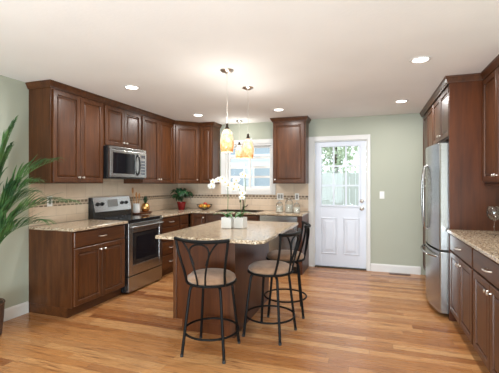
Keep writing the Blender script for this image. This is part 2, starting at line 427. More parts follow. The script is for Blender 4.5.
# backsplash
bm = BM(); holed(bm, -3.438, -.968, YB - .012, YB - .0005, .916, 1.372, [(WX0 - .092, WX1 + .067, WZ0 - .077, 1.4)])
tag(obj('tile_backsplash', bm, 'tile'), 'beige stone tile backsplash with mosaic band along the back wall under the window', 'backsplash')
bm = BM(); prism(bm, [(2.80, .916), (YB - .0125, .916), (YB - .0125, 1.372), (4.32, 1.372), (4.32, 1.434), (3.564, 1.434), (3.564, 1.372), (2.80, 1.372)], XL + .0005, XL + .012, 'x')
tag(obj('tile_backsplash', bm, 'tile'), 'beige stone tile backsplash on the left wall behind the range', 'backsplash')

# ------------------------------------------------------------------ cabinets
def ring_panel(bm, x0, x1, z0, z1, rings, y0=0):
    prev = None
    for ins, yy in rings:
        vs = [bm.verts.new(p) for p in ((x0 + ins, y0 + yy, z0 + ins), (x1 - ins, y0 + yy, z0 + ins), (x1 - ins, y0 + yy, z1 - ins), (x0 + ins, y0 + yy, z1 - ins))]
        if prev:
            for i in range(4): bm.faces.new((prev[i], prev[(i + 1) % 4], vs[(i + 1) % 4], vs[i]))
        else: bm.faces.new(vs[::-1])
        prev = vs
    bm.faces.new(prev)
def raised(st=.052):
    return [(0, 0), (0, -.017), (.004, -.021), (st - .006, -.021), (st - .002, -.018), (st + .001, -.007), (st + .008, -.0065), (st + .011, -.0115), (st + .027, -.0155), (st + .031, -.016)]
SLAB = [(0, 0), (0, -.014), (.005, -.02), (.012, -.0205)]
def knob(par, x, z):
    bm = BM(); lathe_dir(bm, [(.008, 0), (.006, .004), (.005, .013), (.011, .018), (.0135, .023), (.0105, .028), (0, .0295)], (x, -.0208, z), (0, -1, 0), 14)
    obj('knob', bm, 'nickel', par, smooth=True, label='brushed nickel knob')
def pull(par, x, z, L=.10):
    bm = BM(); y = -.0206
    tube(bm, bez((x - L / 2, y, z), (x - L / 2, y - .036, z), (x - L / 4, y - .036, z), (x, y - .036, z), 6)[:-1] + bez((x, y - .036, z), (x + L / 4, y - .036, z), (x + L / 2, y - .036, z), (x + L / 2, y, z), 6), .0058, 8)
    obj('handle', bm, 'nickel', par, smooth=True, label='brushed nickel bow handle')
def door(par, x0, x1, z0, z1, kn=None, st=.052):
    bm = BM(); ring_panel(bm, x0, x1, z0, z1, raised(st)); o = obj('door', bm, 'wood', par)
    if kn: knob(o, *kn)
    return o
def drawer(par, x0, x1, z0, z1, hw=.1):
    bm = BM(); ring_panel(bm, x0, x1, z0, z1, SLAB); o = obj('drawer', bm, 'woodh', par)
    if hw: pull(o, (x0 + x1) / 2, (z0 + z1) / 2, hw)
    return o
G = .004
def body(par, W, D, z0, z1, toe=True, name='body'):
    bm = BM(); box(bm, 0, W, 0, D, z0, z1); obj(name, bm, 'wood', par, bevel=.002)
    if toe:
        bm = BM(); box(bm, 0, W, .055, D, 0, z0 - .0005); obj('toe_kick', bm, 'woodh', par)
def pair(par, W, z0, z1, top_knob=False, m=.018):
    c = W / 2
    kz = z1 - .055 if top_knob else z0 + .055
    door(par, m, c - G / 2, z0, z1, (c - .03, kz)); door(par, c + G / 2, W - m, z0, z1, (c + .03, kz))
BT = .882
UZ0, UZ1 = 1.374, 2.437
UD = 2.358
R90, L90 = PI / 2, -PI / 2
xb = -2.862; xu = -3.142
# left base with drawer
c = thing('base_cabinet', 'cherry base cabinet with one drawer and two doors, left of the range', 'cabinet', (xb, 2.80, 0), R90)
W = .815; D = xb - XL - .002
body(c, W, D, .1, BT); drawer(c, .018, W - .018, .715, .868); pair(c, W, .115, .70, True)
# drawer stack right of range
c = thing('base_cabinet', 'cherry stack of drawers right of the range', 'cabinet', (xb, 4.387, 0), R90)
W = .533; body(c, W, D, .1, BT)
for a, b in ((.735, .868), (.53, .722), (.325, .517), (.115, .312)): drawer(c, .014, W - .014, a, b)
c = thing('base_cabinet', 'narrow cherry base cabinet in the corner beside the drawer stack', 'cabinet', (xb, 4.922, 0), R90)
W = .30; body(c, W, D, .1, BT); drawer(c, .014, W - .03, .735, .868, 0); door(c, .014, W - .03, .115, .722, None, .05)
yb_ = 5.292; D2 = YB - yb_ - .002
c = thing('base_cabinet', 'single door cherry corner base cabinet under the fruit bowl', 'cabinet', (xb + .002, yb_, 0))
W = .30; body(c, W, D2, .1, BT); door(c, .02, W - .014, .115, .868, (W - .045, .815), .05)
c = thing('base_cabinet', 'cherry sink base cabinet under the window', 'cabinet', (xb + .304, yb_, 0))
W = .915; body(c, W, D2, .1, .70); pair(c, W, .115, .69, True)
bm = BM(); box(bm, 0, W, 0, .018, .7005, BT); obj('apron', bm, 'woodh', c); drawer(c, .018, W - .018, .71, .868, 0)
c = thing('dishwasher', 'stainless steel dishwasher under the back counter', 'dishwasher', (-1.640, yb_, 0))
W = .60
bm = BM(); box(bm, .002, W - .002, 0, D2 - .01, .1, .878); obj('tub', bm, 'gapdark', c)
bm = BM(); box(bm, .004, W - .004, -.024, -.0005, .115, .745); obj('door', bm, 'steel', c, bevel=.004)
bm = BM(); box(bm, .004, W - .004, -.026, -.0005, .75, .875); obj('control_panel', bm, 'steel', c, bevel=.004)
bm = BM(); tube(bm, bez((.06, -.024, .69), (.06, -.07, .69), (.06, -.06, .69), (.12, -.06, .69), 6) + bez((W - .12, -.06, .69), (W - .06, -.06, .69), (W - .06, -.07, .69), (W - .06, -.024, .69), 6), .009); obj('handle', bm, 'steel', c, smooth=True)
bm = BM(); box(bm, .002, W - .002, .05, .4, 0, .0995); obj('toe_kick', bm, 'black', c)
bm = BM(); box(bm, -1.038, -.966, yb_ - .021, YB - .022, 0, BT)
tag(obj('dishwasher_end_panel', bm, 'panelwood', bevel=.002), 'cherry end panel between the dishwasher and the back door', 'panel')

# right base run
xr = .768
D3 = XR - xr - .002
W = .828
c = thing('base_cabinet', 'cherry base cabinet with drawer and two doors beside the refrigerator', 'cabinet', (xr, 3.972, 0), L90)
body(c, W, D3, .1, BT); drawer(c, .014, W - .014, .715, .868); pair(c, W, .115, .70, True)
c = thing('base_cabinet', 'cherry base cabinet at the right edge of the picture, nearest to the viewer', 'cabinet', (xr, 3.972 - W - .002, 0), L90)
body(c, W, D3, .1, BT); drawer(c, .014, W - .014, .715, .868); pair(c, W, .115, .70, True)

# uppers
DU = xu - XL - .002
c = thing('wall_cabinet', 'two door cherry wall cabinet left of the microwave, above the palm fronds', 'cabinet', (xu, 2.80, 0), R90)
W = .762; body(c, W, DU, UZ0, UZ1, False); pair(c, W, UZ0 + .012, UD)
c = thing('wall_cabinet', 'short two door cherry wall cabinet above the microwave', 'cabinet', (xu, 3.564, 0), R90)
W = .756; body(c, W, DU, 1.846, UZ1, False); pair(c, W, 1.858, UD)
c = thing('wall_cabinet', 'two door cherry wall cabinet between the microwave and the corner', 'cabinet', (xu, 4.322, 0), R90)
W = .90; body(c, W, DU, UZ0, UZ1, False); pair(c, W - .02, UZ0 + .012, UD)
# diagonal corner
ca, cb = Vector((xu, 5.226)), Vector((-2.826, 5.572))
ang = math.atan2(cb.y - ca.y, cb.x - ca.x); W = (cb - ca).length
c = thing('corner_wall_cabinet', 'diagonal cherry corner wall cabinet above the red potted plant', 'cabinet', (ca.x, ca.y, 0), ang)
inv = Matrix.Rotation(-ang, 2)
poly = [tuple(inv @ (Vector(p) - ca)) for p in ((ca.x, ca.y), (cb.x, cb.y), (cb.x, YB - .002), (XL + .002, YB - .002), (XL + .002, ca.y))]
bm = BM(); prism(bm, poly, UZ0, UZ1); obj('body', bm, 'wood', c)
door(c, .03, W - .03, UZ0 + .012, UD, (W - .06, UZ0 + .067))
c = thing('wall_cabinet', 'narrow single door cherry wall cabinet left of the window', 'cabinet', (cb.x + .002, cb.y, 0))
W = .248; body(c, W, YB - cb.y - .002, UZ0, UZ1, False); door(c, .016, W - .012, UZ0 + .012, UD, (W - .04, UZ0 + .067), .05)
c = thing('wall_cabinet', 'single door cherry wall cabinet between the window and the back door', 'cabinet', (-1.503, 5.572, 0))
W = .535; body(c, W, YB - 5.572 - .024, UZ0, UZ1, False); door(c, .016, W - .016, UZ0 + .012, UD, (.045, UZ0 + .067))
# right wall
xf = .765
c = thing('wall_cabinet', 'two door cherry cabinet above the refrigerator', 'cabinet', (xf, 4.95, 0), L90)
W = .945; body(c, W, XR - xf - .002, 1.84, UZ1, False); pair(c, W, 1.852, UD)
c = thing('pantry_cabinet', 'tall cherry pantry cabinet in the back right corner behind the refrigerator', 'cabinet', (xf, YB - .02, 0), L90)
W = .905; body(c, W, XR - xf - .002, .1, UZ1); pair(c, W, 1.40, UD); pair(c, W, .115, 1.395, True)
bm = BM(); box(bm, xf - .02, XR - .002, 3.982, 4.001, 0, UZ1)
tag(obj('refrigerator_end_panel', bm, 'panelwood', bevel=.002), 'tall cherry end panel on the near side of the refrigerator', 'panel')
xru = 1.045
c = thing('wall_cabinet', 'cherry wall cabinet above the wine glass at the right edge', 'cabinet', (xru, 3.979, 0), L90)
W = .83; body(c, W, XR - xru - .002, UZ0, UZ1, False); pair(c, W, UZ0 + .012, UD)
bm = BM(); tube(bm, [(.03, .012, UZ0 - .014), (W - .01, .012, UZ0 - .014)], .0135, 10); obj('light_rail', bm, 'wood', c, smooth=True)
CR = [(.001, 2.372), (.012, 2.374), (.014, 2.384), (.018, 2.387), (.032, 2.416), (.038, 2.422), (.040, 2.4385), (.001, 2.4385)]
bm = BM(); sweep(bm, [(XL + .002, 2.80), (xu, 2.80), (xu, ca.y), (cb.x, cb.y), (-2.576, cb.y), (-2.576, YB - .002)], CR)
tag(obj('crown_moulding', bm, 'wood'), 'cherry crown moulding along the left run of wall cabinets', 'moulding')
bm = BM(); sweep(bm, [(-1.503, YB - .003), (-1.503, 5.572), (-.968, 5.572), (-.968, YB - .003)], CR)
tag(obj('crown_moulding', bm, 'wood'), 'cherry crown moulding on the lone cabinet beside the back door', 'moulding')
bm = BM(); sweep(bm, [(xf - .021, YB - .002), (xf - .021, 3.981), (xru, 3.981), (xru, 3.149), (XR - .002, 3.149)], CR)
tag(obj('crown_moulding', bm, 'wood'), 'cherry crown moulding above the refrigerator and right wall cabinet', 'moulding')

# worktops
CZ0, CZ1 = .884, .914
bm = BM(); box(bm, XL + .013, -2.815, 2.785, 3.622, CZ0, CZ1); tag(obj('worktop', bm, 'granite', bevel=.006, seg=3), 'speckled beige granite worktop left of the range', 'worktop')
SX0, SX1, SY0, SY1 = -2.42, -1.72, 5.36, 5.74
bm = BM(); xs = [XL + .013, -2.815, SX0, SX1, -.955]; ys = [4.382, 5.247, SY0, SY1, YB - .013]
vv = {}
def vt(i, j, z):
    if (i, j, z) not in vv: vv[i, j, z] = bm.verts.new((xs[i], ys[j], z))
    return vv[i, j, z]
cells = {(i, j) for i in range(4) for j in range(4) if (i == 0 or j > 0) and not (i == 2 and j == 2)}
for i, j in cells:
    bm.faces.new([vt(i, j, CZ1), vt(i + 1, j, CZ1), vt(i + 1, j + 1, CZ1), vt(i, j + 1, CZ1)])
    bm.faces.new([vt(i, j + 1, CZ0), vt(i + 1, j + 1, CZ0), vt(i + 1, j, CZ0), vt(i, j, CZ0)])
    for di, dj, p, q_ in ((-1, 0, (i, j + 1), (i, j)), (1, 0, (i + 1, j), (i + 1, j + 1)), (0, -1, (i, j), (i + 1, j)), (0, 1, (i + 1, j + 1), (i, j + 1))):
        if (i + di, j + dj) not in cells: bm.faces.new([vt(*p, CZ0), vt(*q_, CZ0), vt(*q_, CZ1), vt(*p, CZ1)])
tag(obj('worktop', bm, 'granite', bevel=.005), 'speckled beige granite worktop turning the corner under the window', 'worktop')
bm = BM(); box(bm, .728, XR - .002, 2.295, 3.978, CZ0, CZ1); tag(obj('worktop', bm, 'granite', bevel=.006, seg=3), 'speckled granite worktop on the right under the wine glass', 'worktop')
# sink + faucet
bm = BM()
holed_z = [(SX0 - .012, SX1 + .012, SY0 - .012, SY1 + .012), (SX0 + .012, SX1 - .012, SY0 + .012, SY1 - .012)]
def rect(r, z): return [bm.verts.new(p) for p in ((r[0], r[2], z), (r[1], r[2], z), (r[1], r[3], z), (r[0], r[3], z))]
rs = [rect(holed_z[0], CZ1 + .0005), rect(holed_z[0], CZ1 + .006), rect(holed_z[1], CZ1 + .006), rect((SX0 + .03, SX1 - .03, SY0 + .03, SY1 - .03), .735)]
for a, b in zip(rs, rs[1:]):
    for i in range(4): bm.faces.new((a[i], a[(i + 1) % 4], b[(i + 1) % 4], b[i]))
bm.faces.new(rs[-1])
tag(obj('sink', bm, 'bronze'), 'dark kitchen sink set into the back worktop under the window', 'sink')
f = thing('faucet', 'dark bronze gooseneck faucet at the sink behind the orchids', 'faucet', (-2.10, 5.80, CZ1))
bm = BM(); lathe(bm, [(.028, 0), (.028, .012), (.018, .02), (.016, .06)], 16); obj('base', bm, 'bronze', f, smooth=True)
bm = BM(); tube(bm, bez((0, 0, .058), (0, 0, .19), (0, -.02, .22), (0, -.08, .22), 8) + bez((0, -.08, .22), (0, -.15, .22), (0, -.16, .18), (0, -.16, .14), 8)[1:], .011); obj('spout', bm, 'bronze', f, smooth=True)
bm = BM(); tube(bm, [(.017, 0, .05), (.05, 0, .06), (.085, 0, .095)], .007); obj('lever', bm, 'bronze', f, smooth=True)

# ------------------------------------------------------------------ range
r = thing('range', 'freestanding stainless electric range with black cooktop', 'range', (-2.855, 3.626, 0), R90)
W = .752; D = -2.855 - XL - .014
bm = BM(); box(bm, 0, W, 0, D, .02, .902); obj('body', bm, 'black', r, bevel=.003)
bm = BM(); box(bm, 0, W, -.03, D - .075, .9025, .918); obj('cooktop', bm, 'blackglass', r, bevel=.004)
bm = BM()
for (x, y, rr) in ((.2, .12, .095), (.55, .12, .075), (.2, .38, .075), (.55, .38, .095)): lathe(bm, [(rr, .9184), (rr, .9188), (rr - .004, .9188), (rr - .004, .9184)], 32, (x, y, 0), False)
obj('burner_ring', bm, 'rubber', r)
bm = BM(); holed(bm, .004, W - .004, -.042, -.0005, .222, .875, [(.085, W - .085, .35, .755)]); dr = obj('oven_door', bm, 'steel', r, bevel=.004)
bm = BM(); box(bm, .086, W - .086, -.037, -.003, .351, .754); obj('oven_window', bm, 'blackglass', dr)
bm = BM()
holed(bm, .10, W - .10, -.0405, -.0372, .365, .74, [(.15, W - .15, .405, .70)]); obj('window_border', bm, 'black', dr)
bm = BM(); tube(bm, bez((.045, -.042, .83), (.045, -.09, .83), (.05, -.092, .83), (.12, -.092, .83), 6) + bez((W - .12, -.092, .83), (W - .05, -.092, .83), (W - .045, -.09, .83), (W - .045, -.042, .83), 6), .013, 10); obj('oven_handle', bm, 'steel', dr, smooth=True)
bm = BM(); box(bm, .004, W - .004, -.038, -.0005, .022, .212); obj('storage_drawer', bm, 'steel', r, bevel=.004)
bm = BM(); prism(bm, [(D - .09, .9035), (D - .002, .9035), (D - .002, 1.19), (D - .045, 1.19), (D - .085, 1.0)], 0, W, 'x'); obj('backguard', bm, 'black', r, bevel=.004)
def gp(x, t, o): # point on sloping control face
    y0, z0, y1, z1 = D - .085, 1.0, D - .045, 1.19
    nn = Vector((0, -(z1 - z0), (y1 - y0))).normalized()
    return Vector((x, y0 + (y1 - y0) * t, z0 + (z1 - z0) * t)) + nn * o, nn
bm = BM()
def slab(x0, x1, t0, t1, o0, o1):
    vs = [bm.verts.new(gp(x, t, o)[0]) for o in (o0, o1) for x, t in ((x0, t0), (x1, t0), (x1, t1), (x0, t1))]
    for f_ in ((3, 2, 1, 0), (4, 5, 6, 7), (0, 1, 5, 4), (1, 2, 6, 5), (2, 3, 7, 6), (3, 0, 4, 7)): bm.faces.new([vs[i] for i in f_])
slab(.02, W - .005, -.02, 1.0, .0006, .012); cp = obj('control_panel', bm, 'steel', r, bevel=.003)
bm = BM(); slab(.27, .47, .28, .8, .0125, .015); obj('display', bm, 'slot', cp)
for x in (.085, .165, .56, .65):
    bm = BM(); p, nn = gp(x, .52, .0125); lathe_dir(bm, [(.026, 0), (.025, .006), (.019, .008), (.017, .026), (0, .028)], p, nn, 16); obj('knob', bm, 'black', r, smooth=True)

# microwave
m = thing('microwave', 'stainless over the range microwave with dark door window', 'microwave', (-3.075, 3.566, 1.436), R90)
W = .752; D = -3.075 - XL - .003; Hm = .408
bm = BM(); box(bm, 0, W, 0, D, 0, Hm); obj('body', bm, 'black', m, bevel=.003)
bm = BM(); holed(bm, .003, .60, -.035, -.0005, .02, .365, [(.055, .495, .062, .33)]); dd = obj('door', bm, 'steel', m, bevel=.003)
bm = BM(); box(bm, .0555, .4945, -.031, -.002, .0625, .3295); obj('door_window', bm, 'blackglass', dd)
bm = BM(); tube(bm, bez((.545, -.035, .05), (.545, -.085, .10), (.545, -.085, .28), (.545, -.035, .335), 12), .012, 10); obj('handle', bm, 'black', dd, smooth=True, label='black curved door handle')
bm = BM(); box(bm, .605, W - .003, -.033, -.0005, .02, .365); cp = obj('control_panel', bm, 'steel', m, bevel=.003)
bm = BM(); box(bm, .63, W - .03, -.0345, -.0332, .29, .33); obj('display', bm, 'display', cp)
bm = BM()
for i in range(3):
    for j in range(5): box(bm, .632 + i * .032, .656 + i * .032, -.0345, -.0332, .06 + j * .042, .088 + j * .042)
obj('keypad', bm, 'rubber', cp)
bm = BM(); box(bm, .003, W - .003, -.03, -.0005, .369, Hm - .002); vg = obj('vent_grille', bm, 'steel', m, bevel=.003)
bm = BM()
for j in range(2): box(bm, .05, W - .05, -.0312, -.0303, .377 + j * .012, .381 + j * .012)
obj('vent_slot', bm, 'black', vg)

# ------------------------------------------------------------------ refrigerator
FW = .895
fr = thing('refrigerator', 'stainless french door refrigerator with bottom freezer', 'refrigerator', (.765, 4.925, 0), L90)
bm = BM(); box(bm, 0, FW, 0, XR - .765 - .03, .03, 1.765); obj('body', bm, 'rubber', fr, bevel=.004)
bm = BM(); box(bm, .02, FW - .02, .02, .5, 0, .0295); obj('base_grille', bm, 'black', fr)
def curve_y(x): u = (x - FW / 2) / (FW / 2); return -.095 - .055 * (1 - u * u)
def cdoor(x0, x1, z0, z1, lab):
    n = 10; pts = [(x0, -.012), (x0, curve_y(x0) + .012)] + [(x0 + .008 + (x1 - x0 - .016) * i / n, curve_y(x0 + .008 + (x1 - x0 - .016) * i / n)) for i in range(n + 1)] + [(x1, curve_y(x1) + .012), (x1, -.012)]
    bm = BM(); prism(bm, pts, z0, z1); o = obj(lab, bm, 'steel', fr, smooth=25, bevel=.003)
    return o
for a, b, hx, sg in ((0, FW / 2 - .003, FW / 2 - .032, -1), (FW / 2 + .003, FW, FW / 2 + .032, 1)):
    dd = cdoor(a, b, .695, 1.785, 'door')
    y = curve_y(hx); bm = BM()
    tube(bm, [(hx, y + .004, .86), (hx, y - .03, .88)] + bez((hx, y - .03, .88), (hx + sg * .055, y - .055, 1.08), (hx + sg * .055, y - .055, 1.40), (hx, y - .03, 1.56), 12)[1:] + [(hx, y + .004, 1.58)], .011, 10)
    obj('handle', bm, 'steel', dd, smooth=True)
dd = cdoor(0, FW, .05, .672, 'freezer_drawer'); bm = BM()
ps = []
for i in range(15):
    x = .08 + (FW - .16) * i / 14; ps.append((x, curve_y(x) - .055 * math.sin(PI * i / 14) ** .5 + .002, .615))
tube(bm, ps, .013, 10); obj('handle', bm, 'steel', dd, smooth=True)
bm = BM(); box(bm, .004, FW - .004, -.09, -.001, .6725, .6945); obj('door_gasket', bm, 'gapdark', fr)
for x in (.04, FW - .10):
    bm = BM(); box(bm, x, x + .06, -.08, .05, 1.786, 1.806); obj('hinge_cover', bm, 'black', fr, bevel=.004)

# ------------------------------------------------------------------ island
isl = thing('kitchen_island', 'cherry kitchen island base under the breakfast bar', 'island', (0, 0, 0))
bx0, bx1, by0, by1 = -1.758, -1.145, 2.925, 4.06
bm = BM(); box(bm, bx0 + .021, bx1, by0, by1, .1, CZ0 - .002); obj('body', bm, 'panelwood', isl, bevel=.002)
bm = BM(); box(bm, bx0 + .09, bx1 - .001, by0 + .001, by1 - .001, 0, .0995); obj('toe_kick', bm, 'panelwood', isl)
bm = BM(); box(bm, bx0, bx0 + .035, by0 - .012, by0 - .0005, .1, CZ0 - .002); obj('corner_trim', bm, 'wood', isl, bevel=.003)
bm = BM(); prism(bm, [(bx1 - .035, by0 - .012), (bx1 + .012, by0 - .012), (bx1 + .012, by0 + .035), (bx1 + .0005, by0 + .035), (bx1 + .0005, by0 - .0005), (bx1 - .035, by0 - .0005)], 0, CZ0 - .002); obj('corner_trim', bm, 'wood', isl, bevel=.003)
for k in range(2):
    y1 = by1 - .01 - k * .56
    for nm, z0, z1 in (('door', .115, .70), ('drawer', .715, .868)):
        bm = BM(); ring_panel(bm, 0, .545, z0, z1, raised() if nm == 'door' else SLAB)
        o = obj(nm, bm, 'wood' if nm == 'door' else 'woodh', isl); o.location = (bx0 + .0205, y1, 0); o.rotation_euler = (0, 0, L90)
        if nm == 'door': knob(o, .51 if k == 0 else .035, .645)
        else: pull(o, .272, .79)
bm = BM(); prism(bm, [(-1.79, 2.665), (-.86, 2.665), (-.80, 2.725), (-.80, 4.12), (-1.79, 4.12)], CZ0, CZ1)
tag(obj('island_worktop', bm, 'granite', bevel=.007, seg=3), 'speckled beige granite island worktop overhanging the stools', 'worktop')

# ------------------------------------------------------------------ stools
def make_stool(loc, rz, label):
    t = thing('bar_stool', label, 'stool', loc, rz, 'bar stools at the island')
    bm = BM(); lathe(bm, [(0, .578), (.19, .580), (.2, .592), (.197, .612), (.17, .632), (.10, .642), (0, .644)], 36); obj('seat', bm, 'suede', t, smooth='all', label='tan padded round seat')
    bm = BM(); tube(bm, [(.2 * math.cos(a), .2 * math.sin(a), .573) for a in [2 * PI * i / 36 for i in range(36)]], .0105, 8, True)
    tube(bm, [(-.19, 0, .571), (.19, 0, .571)], .009); tube(bm, [(0, -.19, .571), (0, .19, .571)], .009); obj('seat_ring', bm, 'iron', t, smooth=True)
    for sx, sy in ((1, 1), (-1, 1), (-1, -1), (1, -1)):
        bm = BM(); k = .7071
        pts = bez((.06 * sx, .06 * sy, .560), (.12 * sx, .12 * sy, .562), (.128 * sx, .128 * sy, .55), (.133 * sx, .133 * sy, .50), 6) + [(.178 * sx, .178 * sy, .006)]
        tube(bm, pts, .0125, 8); lg = obj('leg', bm, 'iron', t, smooth=True)
        bm = BM(); lathe(bm, [(.013, 0), (.0135, .016), (.0115, .022)], 12, (.1785 * sx, .1785 * sy, 0)); obj('foot_cap', bm, 'gapdark', lg, smooth=True)
    rr = .222
    bm = BM(); tube(bm, [(rr * math.cos(a), rr * math.sin(a), .175) for a in [2 * PI * i / 40 for i in range(40)]], .009, 8, True); obj('foot_ring', bm, 'iron', t, smooth=True)
    # backrest: gently curved rail on four rods with a tulip arch
    def ry(x): return -.255 + .06 * (x / .23) ** 2
    bm = BM(); tube(bm, [(x, ry(x), .938 - .012 * (1 - (x / .23) ** 2)) for x in [-.23 + .46 * i / 18 for i in range(19)]], .015, 8); br_ = obj('back_rail', bm, 'iron', t, smooth=True)
    for s in (-1, 1):
        bm = BM(); tube(bm, bez((s * .165, -.118, .575), (s * .165, -.16, .70), (s * .205, -.19, .80), (s * .218, ry(.218), .935), 10), .0105)
        obj('back_upright', bm, 'iron', t, smooth=True)
    bm = BM()
    loop = bez((-.032, -.198, .575), (-.032, -.222, .70), (-.082, -.238, .79), (-.08, -.243, .85), 12) + bez((-.08, -.243, .85), (-.078, -.248, .925), (.078, -.248, .925), (.08, -.243, .85), 12)[1:-1] + bez((.08, -.243, .85), (.082, -.238, .79), (.032, -.222, .70), (.032, -.198, .575), 12)
    tube(bm, loop, .0075)
    for s in (-1, 1): tube(bm, bez((s * .050, -.228, .745), (s * .075, -.236, .82), (s * .10, -.24, .88), (s * .155, ry(.155), .93), 10), .0075)
    obj('back_scroll', bm, 'iron', t, smooth=True)
    return t
s1 = make_stool((-1.238, 2.652, 0), math.radians(2), 'black iron bar stool at the near end of the island, back towards the viewer')
dup(s1, (-.868, 3.12, 0), math.radians(80), 'black iron bar stool on the right side of the island, the nearer of two')
dup(s1, (-.86, 3.70, 0), math.radians(104), 'black iron bar stool on the right side of the island, farthest from the viewer')

# ------------------------------------------------------------------ ceiling fittings
dl = None
for i, (x, y, lab) in enumerate(((-2.50, 3.28, 'recessed ceiling light above the range side, far left of the ceiling'), (.41, 3.36, 'recessed ceiling light nearest the right wall cabinet crown'), (.38, 4.96, 'recessed ceiling light in front of the pantry by the back wall'),
                               (-2.53, 4.93, 'recessed ceiling light near the diagonal corner cabinet'), (-1.25, 4.95, 'recessed ceiling light near the lone wall cabinet by the back door'), (.4, 1.2, ''), (.3, -1.2, ''))):
    if i < 5:
        t = thing('recessed_light', lab, 'ceiling light', (x, y, H))
        bm = BM(); lathe(bm, [(.062, -.002), (.066, -.007), (.085, -.006), (.09, -.0005), (.062, -.0005)], 32, cap=False); obj('trim_ring', bm, 'white', t, smooth=True)
        bm = BM(); lathe(bm, [(0, -.0045), (.061, -.0045), (.061, -.001), (0, -.001)], 32, cap=False); obj('lens', bm, 'lens', t)
    L = bpy.data.lights.new('recessed_lamp', 'AREA'); L.shape = 'DISK'; L.size = .12; L.energy = LAMP_W; L.color = LAMP_C
    lo = bpy.data.objects.new('recessed_lamp', L); COL.objects.link(lo); lo.location = (x, y, H - .012)
def pendant(loc, label, zb):
    t = thing('pendant_light', label, 'pendant light', loc, 0, 'amber glass pendant lights')
    bm = BM(); lathe(bm, [(0, -.034), (.012, -.033), (.03, -.024), (.058, -.012), (.064, -.004), (.064, -.0005)], 28); obj('canopy', bm, 'nickel', t, smooth=True)
    zt = zb - H + .215
    bm = BM(); tube(bm, [(0, 0, -.03), (0, 0, zt + .05)], .0022, 6); obj('cord', bm, 'nickel', t)
    bm = BM(); lathe(bm, [(.005, zt + .055), (.012, zt + .05), (.016, zt + .02), (.022, zt + .002), (.022, zt - .004)], 16); obj('socket', bm, 'bronze', t, smooth=True)
    bm = BM(); prof = [(.02, 0), (.036, -.012), (.05, -.04), (.061, -.085), (.066, -.13), (.064, -.175), (.057, -.215), (.053, -.215), (.060, -.175), (.062, -.13), (.057, -.085), (.046, -.04), (.032, -.016), (.018, -.005)]
    lathe(bm, [(a, zt + b) for a, b in prof], 32, cap=False); obj('lamp_shade', bm, 'amber', t, smooth='all', label='mottled amber glass shade')
    bm = BM(); lathe(bm, [(0, zt - .15), (.018, zt - .14), (.026, zt - .115), (.02, zt - .085), (.012, zt - .06), (.012, zt - .008)], 16); obj('bulb', bm, 'lens', t, smooth='all')
    # light leaves the open bottom; uplight above the socket is added ceiling fill
    for nm, zz, rx, pw in (('pendant_fill_up', zt + .06, PI, PEND_FILL), ('pendant_downlight', zt - .2, 0, PEND_DN)):
        L = bpy.data.lights.new(nm, 'AREA'); L.shape = 'DISK'; L.size = .07; L.energy = pw; L.color = (1, .96, .9)
        lo = bpy.data.objects.new(nm, L); COL.objects.link(lo); lo.location = (loc[0], loc[1], H + zz); lo.rotation_euler = (rx, 0, 0)
    return t
pendant((-1.278, 3.08, H), 'amber glass pendant light over the near half of the island', 1.668)
pendant((-1.287, 3.71, H), 'amber glass pendant over the far half of the island', 1.656)
pendant((-2.10, 5.60, H), 'small amber glass pendant over the sink in front of the window', 1.812)

# ------------------------------------------------------------------ wall plates, vent
def plate(x, z, gangs, kind, label, cat, left=False):
    W = .07 + .046 * (gangs - 1); nm = 'light_switch' if kind == 'switch' else 'outlet'
    t = thing(nm, label, cat, (x, YB - (.012 if kind != 'switch' else 0), z))
    if left: t.location = (XL + .012, x, z); t.rotation_euler = (0, 0, R90)
    bm = BM(); box(bm, -W / 2, W / 2, -.006, -.0005, -.058, .058); obj('cover_plate', bm, 'plate', t, bevel=.003)
    for g in range(gangs):
        gx = (g - (gangs - 1) / 2) * .046; bm = BM()
        if kind == 'switch': box(bm, gx - .016, gx + .016, -.010, -.0062, -.033, .033); obj('rocker', bm, 'plate', t, bevel=.002)
        else:
            box(bm, gx - .017, gx + .017, -.0085, -.0062, -.034, .034); so = obj('socket', bm, 'slot', t, bevel=.002, label='grey receptacle')
plate(.173, 1.195, 1, 'switch', 'white light switch on the green wall right of the door', 'light switch')
plate(-1.452, 1.155, 2, 'outlet', 'white double outlet plate on the tile above the glass canisters', 'outlet')
plate(-1.165, 1.155, 1, 'outlet', 'white single outlet plate on the tile nearest the back door', 'outlet')
plate(3.05, 1.17, 1, 'outlet', 'white outlet on the left wall tile behind the palm fronds', 'outlet', True)
fv = thing('floor_vent', 'brown metal floor vent below the back wall baseboard', 'vent', (.42, 5.79, 0))
bm = BM(); holed(bm, -.15, .15, -.05, .05, 0.0005, .006, []); obj('frame', bm, 'board', fv, bevel=.002)
bm = BM()
for i in range(14): box(bm, -.13 + i * .02, -.122 + i * .02, -.035, .035, .0062, .0075)
obj('grille', bm, 'black', fv)

# ------------------------------------------------------------------ small objects on the worktops
def leaf(bm, base, tip, width, droop=0, up=(0, 0, 1), n=8, fold=.25, shape=1.0):
    base = Vector(base); tip = Vector(tip); d = tip - base; L = d.length
    side = d.cross(Vector(up)); side = side.normalized() if side.length > 1e-6 else Vector((1, 0, 0)); nrm = side.cross(d).normalized()
    rows = []
    for i in range(n + 1):
        t = i / n; p = base + d * t - Vector((0, 0, droop)) * t * t + nrm * (droop * .6) * math.sin(PI * t)
        wd = width * math.sin(PI * min(1, (t ** .8) * .96 + .03)) ** shape
        rows.append([bm.verts.new(p - side * wd + nrm * wd * fold), bm.verts.new(p), bm.verts.new(p + side * wd + nrm * wd * fold)])
    for a, b in zip(rows, rows[1:]):
        for k in (0, 1): bm.faces.new((a[k], a[k + 1], b[k + 1], b[k]))
def solid(o, th=.0015):
    m_ = o.modifiers.new('thick', 'SOLIDIFY'); m_.thickness = th; m_.offset = 0; return o
